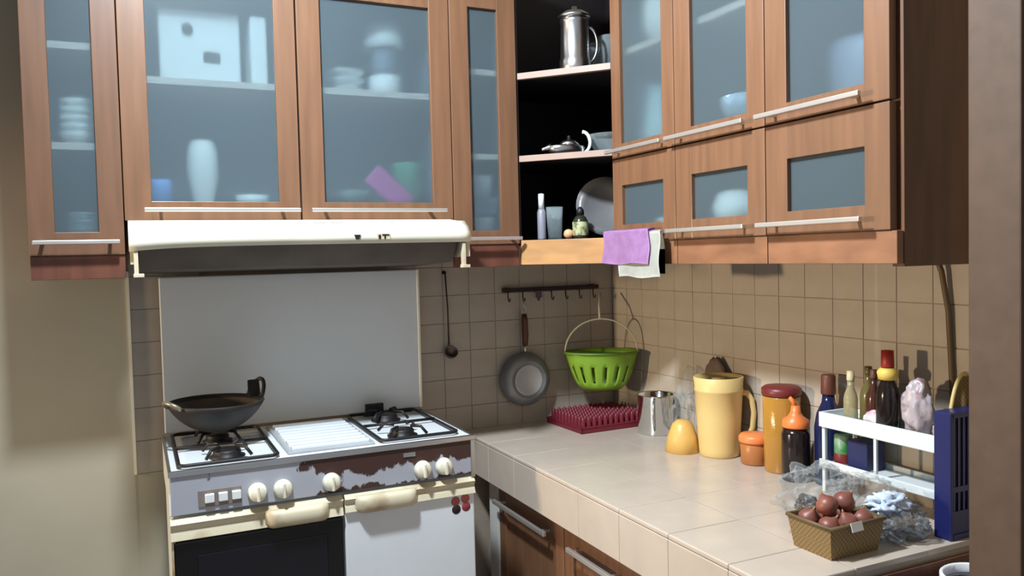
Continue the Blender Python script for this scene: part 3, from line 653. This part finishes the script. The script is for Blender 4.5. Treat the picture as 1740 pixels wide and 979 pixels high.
# pitcher
J = thing('pitcher', 'large opaque yellow plastic pitcher with side handle', 'pitcher', (1.590, -.742, Z))
ym = mat('yellow_plastic', (220, 192, 128), .38, var=.06, scale=4)
pj = [(0, 0), (.053, 0), (.056, .004), (.057, .02), (.063, .12), (.067, .195), (.0685, .197), (.0685, .203), (.067, .206), (.070, .238), (.0675, .240), (.064, .2), (.054, .01), (0, .01)]
MB().lathe([(a_*1.06, b_) for a_, b_ in pj], seg=48).build('body', ym, J)
hd = Vector((.80, -.60, 0)); hp = [(.060, .192), (.084, .188), (.096, .17), (.102, .13), (.098, .085), (.084, .055), (.058, .040)]
MB().tube([hd*a+Vector((0, 0, z)) for a, z in hp], [.009, .009, .0085, .008, .008, .0075, .008], 10).build('handle', ym, J)
MB().lathe([(0, .218), (.063, .218), (.063, .224), (.02, .226), (.02, .234), (0, .235)], seg=40).build('lid', mat('olive_lid', (150, 128, 78), .5), J, label='dull olive inset lid')
# yellow bowl leaning left of pitcher
FN = MB().lathe([(0, .092), (.022, .092), (.040, .080), (.058, .045), (.070, 0), (.066, 0), (.054, .044), (.036, .075), (0, .087)], seg=40).build('plastic_bowl', mat('orange_yellow_plastic', (222, 178, 98), .4), None, 'orange-yellow bowl turned upside down next to the yellow pitcher', 'bowl')
FN.location = (1.524, -.648, Z); FN.scale = (.78, .78, 1.05)
# clear bag between pot and pitcher, dark bag behind
MB().blob((1.625, -.53, .875), (.036, .055, .085), .22, 3, 2, 4, Z, xmax=1.678).tube([(1.63, -.53, .95), (1.64, -.525, 1.0), (1.655, -.535, 1.035)], [.02, .012, .022], 10).build('plastic_bag', bagm, None, 'clear knotted plastic bag between the steel pot and the yellow pitcher', 'bag')
MB().blob((1.660, -.648, .94), (.014, .066, .140), .10, 2.2, 5, 4, Z, xmax=1.679).build('paper_bag', mat('dull_brown_bag', (112, 92, 80), .7, var=.2), None, 'dull brown bag standing behind the yellow pitcher against the tiles', 'bag')
# tub
T = thing('spice_tub', 'small orange-brown tub with orange lid beside the yellow pitcher', 'tub', (1.612, -.874, Z))
MB().lathe([(0, 0), (.036, 0), (.040, .004), (.042, .06), (.040, .062), (0, .062)], seg=36).build('body', mat('brown_orange', (176, 112, 62), .35, var=.12), T)
MB().lathe([(0, .063), (.045, .063), (.046, .067), (.046, .078), (.040, .086), (0, .089)], seg=36).build('lid', mat('orange_lid', (232, 132, 74), .4), T)
# jar
T = thing('food_jar', 'tall amber see-through jar with dark red lid', 'jar', (1.622, -.972, Z))
MB().lathe([(0, 0), (.045, 0), (.048, .004), (.051, .21), (.049, .212), (.046, .205), (.043, .008), (0, .008)], seg=40).build('body', amber, T)
MB().lathe([(0, .009), (.0425, .009), (.044, .12), (.04, .155), (.015, .165), (0, .16)], seg=30).build('contents', mat('amber_contents', (206, 148, 56), .6, rgb2=(170, 116, 40), scale=30), T)
MB().lathe([(0, .213), (.052, .213), (.054, .217), (.054, .232), (.046, .238), (0, .239)], seg=40).build('lid', mat('dark_red_lid', (112, 42, 40), .4), T, label='dark red lid')
# dark bottle with orange cap
T = thing('sauce_bottle', 'dark squat sauce bottle with bright orange cap and nozzle', 'bottle', (1.588, -1.060, Z))
MB().lathe([(0, 0), (.034, 0), (.037, .004), (.037, .125), (.032, .14), (0, .142)], seg=36).build('body', mat('dark_sauce', (34, 24, 24), .18, var=.2), T)
MB().lathe([(0, .1425), (.0345, .1425), (.0355, .146), (.034, .162), (.020, .172), (.014, .182), (.011, .2), (0, .202)], seg=30).build('cap', mat('bright_orange', (240, 130, 66), .4), T, label='bright orange cap')
MB().tube([(.0, .0, .195), (-.006, .003, .212), (-.014, .006, .222)], [.008, .006, .005], 8).build('nozzle', mat('bright_orange', (0, 0, 0)), T)
# tall navy bottle
T = thing('sauce_bottle', 'tall navy bottle with brown cap standing beside the white rack', 'bottle', (1.636, -1.128, Z))
MB().lathe([(0, 0), (.034, 0), (.036, .004), (.036, .15), (.030, .185), (.017, .215), (.015, .235), (0, .235)], seg=32).build('body', mat('navy_glass', (28, 34, 72), .15), T)
MB().lathe([(0, .236), (.018, .236), (.019, .24), (.018, .285), (.016, .288), (0, .288)], seg=24).build('cap', mat('brown_cap', (96, 52, 38), .45), T)

# white two-tier rack
RK = thing('spice_rack', 'white two-tier plastic rack holding sauce bottles by the blue tray', 'rack', (1.61, -1.345, Z))
wp = mat('rack_plastic', (216, 224, 226), .4, var=.04)
x0, x1, y0, y1 = 1.560, 1.664, -1.515, -1.170
keep(MB().box(x0, x1, y0, y1, .980, .986, .001).box(x0-.002, x0+.006, y0, y1, .968, 1.006, .002).box(x1-.006, x1, y0, y1, .968, 1.006, .002).box(x0, x1, y0, y0+.006, .968, 1.006, .002).box(x0, x1, y1-.006, y1, .968, 1.006, .002).build('shelf', wp, None), RK)
keep(MB().box(x0, x1, y0, y1, .868, .873, .001).box(x0-.002, x0+.005, y0, y1, .866, .886, .002).box(x1-.005, x1, y0, y1, .866, .886, .002).build('shelf', wp, None), RK)
for x in (x0+.004, x1-.012):
    for y in (y0+.006, y1-.014): keep(MB().box(x, x+.010, y, y+.010, Z, .981, .002).lathe([(.009, .87), (.011, .876), (.009, .884)], (x+.005, y+.005, 0), 12).build('leg', wp, None), RK)
keep(MB().box(x0-.001, x0+.006, -1.345, -1.337, .886, .968, .001).build('strut', wp, None), RK)
def bottle(x, y, z, r, h, hc, body, cap, label, capr=None, extra=None):
    T = thing('sauce_bottle', label, 'bottle', (x, y, z)); cr = capr or r*.45
    MB().lathe([(0, 0), (r*.94, 0), (r, .003), (r, h*.55), (r*.85, h*.68), (cr*.9, h*.84), (cr*.9, h), (0, h)], seg=24).build('body', body, T)
    MB().lathe([(0, h+.0005), (cr, h+.0005), (cr*1.05, h+.003), (cr, h+hc), (0, h+hc+.001)], seg=20).build('cap', cap, T)
    if extra: MB().lathe([(cr*.95, h*.80), (cr*1.5, h*.82), (cr*1.7, h*.93), (cr*1.2, h*.99), (cr*.95, h*.995)], seg=20).build('neck_label', extra, T, label='yellow neck wrap')
    return T
zr = .9865
dk = mat('brown_sauce', (70, 38, 30), .2, var=.2); ol = mat('olive_glass', (98, 88, 50), .2)
rc = mat('red_cap', (160, 44, 36), .4); bc = mat('dull_brown_cap', (96, 60, 44), .5)
bottle(1.610, -1.225, zr, .017, .10, .025, clearish('pale_bottle', (190, 180, 140), .5), mat('cream_cap', (200, 190, 150), .5), 'pale slim bottle with cream cap, next to the navy bottle on the rack', .009)
bottle(1.625, -1.266, zr, .020, .12, .020, ol, ol, 'olive green bottle on the rack')
bottle(1.606, -1.298, zr, .018, .115, .022, dk, bc, 'brown bottle with dull brown cap on the rack')
bottle(1.640, -1.318, zr, .017, .145, .024, dk, rc, 'slender brown bottle with small red cap on the rack', .007)
bottle(1.590, -1.352, zr, .026, .150, .040, mat('near_black_sauce', (30, 22, 20), .15), rc, 'tallest bottle on the rack, red cap over yellow neck wrap', .014, mat('yellow_wrap', (222, 192, 92), .5))
MB().blob((1.600, -1.424, 1.046), (.028, .036, .066), .14, 2.5, 9, 4, zr, xmax=1.668).build('snack_packet', mat('pale_packet', (176, 166, 172), .35, rgb2=(140, 104, 114), thr=(.56, .72), scale=40), None, 'pale pinkish crumpled packet standing on the rack', 'packet')
MB().blob((1.588, -1.315, 1.006), (.012, .030, .022), .12, 3, 11, 3, zr).build('snack_packet', mat('pink_packet', (200, 150, 165), .4, rgb2=(225, 215, 215), scale=50), None, 'low pink packet at the rack front edge', 'packet')
MB().blob((1.600, -1.486, 1.006), (.022, .018, .022), .12, 3, 13, 3, zr).build('snack_packet', mat('rose_packet', (160, 110, 110), .4, rgb2=(210, 200, 200), scale=50), None, 'small rose and white packet at the rack end by the blue tray', 'packet')
T = thing('drink_can', 'green and red tin on the lower tier of the white rack', 'tin', (1.605, -1.205, .8733))
MB().lathe([(0, 0), (.020, 0), (.022, .003), (.022, .072), (.019, .076), (0, .076)], seg=24).build('body', mat('green_tin', (58, 128, 74), .35, rgb2=(130, 160, 130), scale=30), T)
MB().lathe([(.0222, .004), (.0225, .005), (.0225, .028), (.0222, .029)], seg=24).build('band', mat('red_band', (120, 44, 44), .4), T)
MB().box(1.585, 1.650, -1.295, -1.235, .8733, .945, .004).build('carton', mat('navy_carton', (34, 40, 84), .4), None, 'dark blue carton on the lower tier of the white rack', 'carton')
# blue tray upright
BT = thing('mesh_tray', 'dark blue slotted plastic tray standing upright by the door jamb', 'tray', (1.59, -1.545, Z))
bm_ = mat('navy_plastic', (28, 34, 88), .35, var=.1)
m = MB().box(1.522, 1.530, -1.565, -1.525, Z, 1.070, .002).box(1.664, 1.672, -1.565, -1.525, Z, 1.070, .002).box(1.530, 1.664, -1.565, -1.525, Z, Z+.012, .002).box(1.530, 1.664, -1.565, -1.525, 1.058, 1.070, .002).box(1.530, 1.664, -1.561, -1.557, .90, .912).box(1.530, 1.664, -1.561, -1.557, Z+.01, .86)
keep(m.build('frame', bm_, None), BT)
for i in range(9): keep(MB().box(1.536+.0150*i, 1.542+.0150*i, -1.560, -1.556, .86, 1.060).build('slat', bm_, None), BT)
keep(MB().box(1.530, 1.664, -1.530, -1.526, Z+.01, 1.06).build('back_panel', mat('grey_blue_back', (70, 76, 96), .5), None), BT)
# bamboo tray behind
m = MB().tube([(1.627+.052*math.cos(a), -1.5195-.0, .972+.168*math.sin(a)) for a in arc(48, 0, 2*PI)[:-1]], .0042, 8, True)
o = m.build('bamboo_tray', mat('bamboo_rim', (196, 176, 118), .5), None, 'oval bamboo winnowing tray propped behind the blue tray', 'tray')
MB().lathe([(0, 0), (.05, 0), (.05, .002), (0, .002)], seg=40, M=Matrix.Translation((1.627, -1.5185, .972))@Matrix.Diagonal((1, 1, 3.25, 1))@Matrix.Rotation(PI/2, 4, 'X')).build('weave', wovenm, o)

# onion basket
OB = thing('woven_basket', 'square woven bamboo basket of onions at the near edge of the worktop', 'basket', (1.292, -1.474, Z))
def wall_(x0_, x1_, y0_, y1_, fl_):
    pass
b0, b1 = (.064, .050), (.074, .058)
t = bmesh.new(); n = 4
def cr4(w_, z): return [t.verts.new(p) for p in ((-w_[0], -w_[1], z), (w_[0], -w_[1], z), (w_[0], w_[1], z), (-w_[0], w_[1], z))]
o0, o1 = cr4(b0, 0), cr4(b1, .066); i1, i0 = cr4((b1[0]-.004, b1[1]-.004), .066), cr4((b0[0]-.004, b0[1]-.004), .005)
for a, b in ((o0, o1), (o1, i1), (i1, i0)):
    for k in range(4): t.faces.new((a[k], a[(k+1) % 4], b[(k+1) % 4], b[k]))
t.faces.new(o0[::-1]); t.faces.new(i0); bmesh.ops.recalc_face_normals(t, faces=t.faces)
m = MB(); m._join(t); m.build('body', wovenm, OB)
MB().tube([(-b1[0], -b1[1], .066), (b1[0], -b1[1], .066), (b1[0], b1[1], .066), (-b1[0], b1[1], .066)], .0045, 8, True).build('rim', mat('dark_bamboo', (104, 84, 54), .6), OB)
onm = mat('onion_skin', (132, 78, 66), .42, var=.25, scale=14, stretch=(1, 1, .3))
pos = [(-.046, -.028, .058), (.000, -.030, .060), (.046, -.028, .059), (-.046, .026, .060), (.000, .025, .060), (.046, .027, .058), (-.024, -.002, .092), (.025, .000, .092)]
onl = ['red onion in the corner of the woven basket nearest the range side', 'red onion in the middle of the basket side facing the viewer', 'red onion at the basket corner next to the paper tag and jamb', 'red onion in the far corner of the basket away from the jamb', 'red onion in the middle of the far basket side', 'red onion in the far corner of the basket by the wrapper', 'upper red onion of the heap, nearer the worktop edge', 'upper red onion of the heap, nearer the crumpled wrapper']
proto = None
for i, p in enumerate(pos):
    if proto is None:
        proto = thing('onion', onl[0], 'onion', (0, 0, 0), 'red onions heaped in the woven basket')
        MB().lathe([(0, -.020), (.010, -.018), (.021, -.008), (.023, .002), (.018, .013), (.008, .019), (.004, .024), (0, .026)], seg=20).build('bulb', onm, proto)
        MB().tube([(0, 0, .022), (.001, 0, .031)], [.003, .0012], 6).build('stem', mat('dry_stem', (170, 136, 92), .7), proto)
        o = proto
    else: o = copy_tree(proto)
    o['label'] = onl[i]
    o.location = (1.292+p[0], -1.474+p[1], Z+p[2]); o.rotation_euler = (random.uniform(-.6, .6), random.uniform(-.6, .6), random.uniform(0, 6))
o = MB().box(-.016, .016, -.0008, .0008, -.009, .009).build('price_tag', mat('tag_paper', (224, 220, 206), .6), None, 'small white paper tag on the onion basket bag', 'tag')
o.location = (1.262+.020, -1.539, Z+.064); o.rotation_euler = (-.30, 0, .05)
MB().blob((1.325, -1.395, .885), (.085, .060, .062), .22, 2.6, 21, 5, Z).build('plastic_bag', bagm, None, 'clear crinkled plastic bag bulging up behind the onion basket', 'bag')
MB().blob((1.485, -1.375, .845), (.062, .080, .050), .24, 2.8, 23, 5, Z).build('plastic_bag', bagm, None, 'clear crinkled plastic bag between onion basket and white rack', 'bag')
MB().blob((1.452, -1.490, .830), (.066, .050, .036), .24, 2.8, 27, 5, Z).build('plastic_bag', bagd, None, 'greyish plastic bag near the blue tray at the worktop end', 'bag')
MB().blob((1.436, -1.482, .872), (.046, .034, .022), .30, 3.5, 31, 4).build('crumpled_wrapper', mat('pale_blue_wrapper', (206, 218, 236), .45, var=.06), None, 'pale blue-white crumpled wrapper on the grey bag', 'wrapper')
MB().blob((1.400, -1.290, .822), (.025, .03, .022), .2, 3, 33, 4, Z).build('food_packet', mat('dark_packet', (52, 44, 42), .3), None, 'dark packet beside the heap of clear bags', 'packet')
# blue plastic tub beyond the worktop end
BN = thing('plastic_tub', 'violet-blue tall plastic tub with white rim strip on the floor at the worktop end', 'tub', (1.470, -1.664, -.0))
MB().lathe([(0, 0), (.055, 0), (.058, .005), (.066, .745), (.068, .749), (.063, .749), (.052, .01), (0, .01)], seg=32).build('body', mat('violet_blue_plastic', (60, 62, 140), .4), BN)
MB().lathe([(.064, .7495), (.0695, .7495), (.0695, .772), (.066, .775), (.062, .772), (.062, .757)], seg=32).build('rim', bwhite, BN, label='white rim')
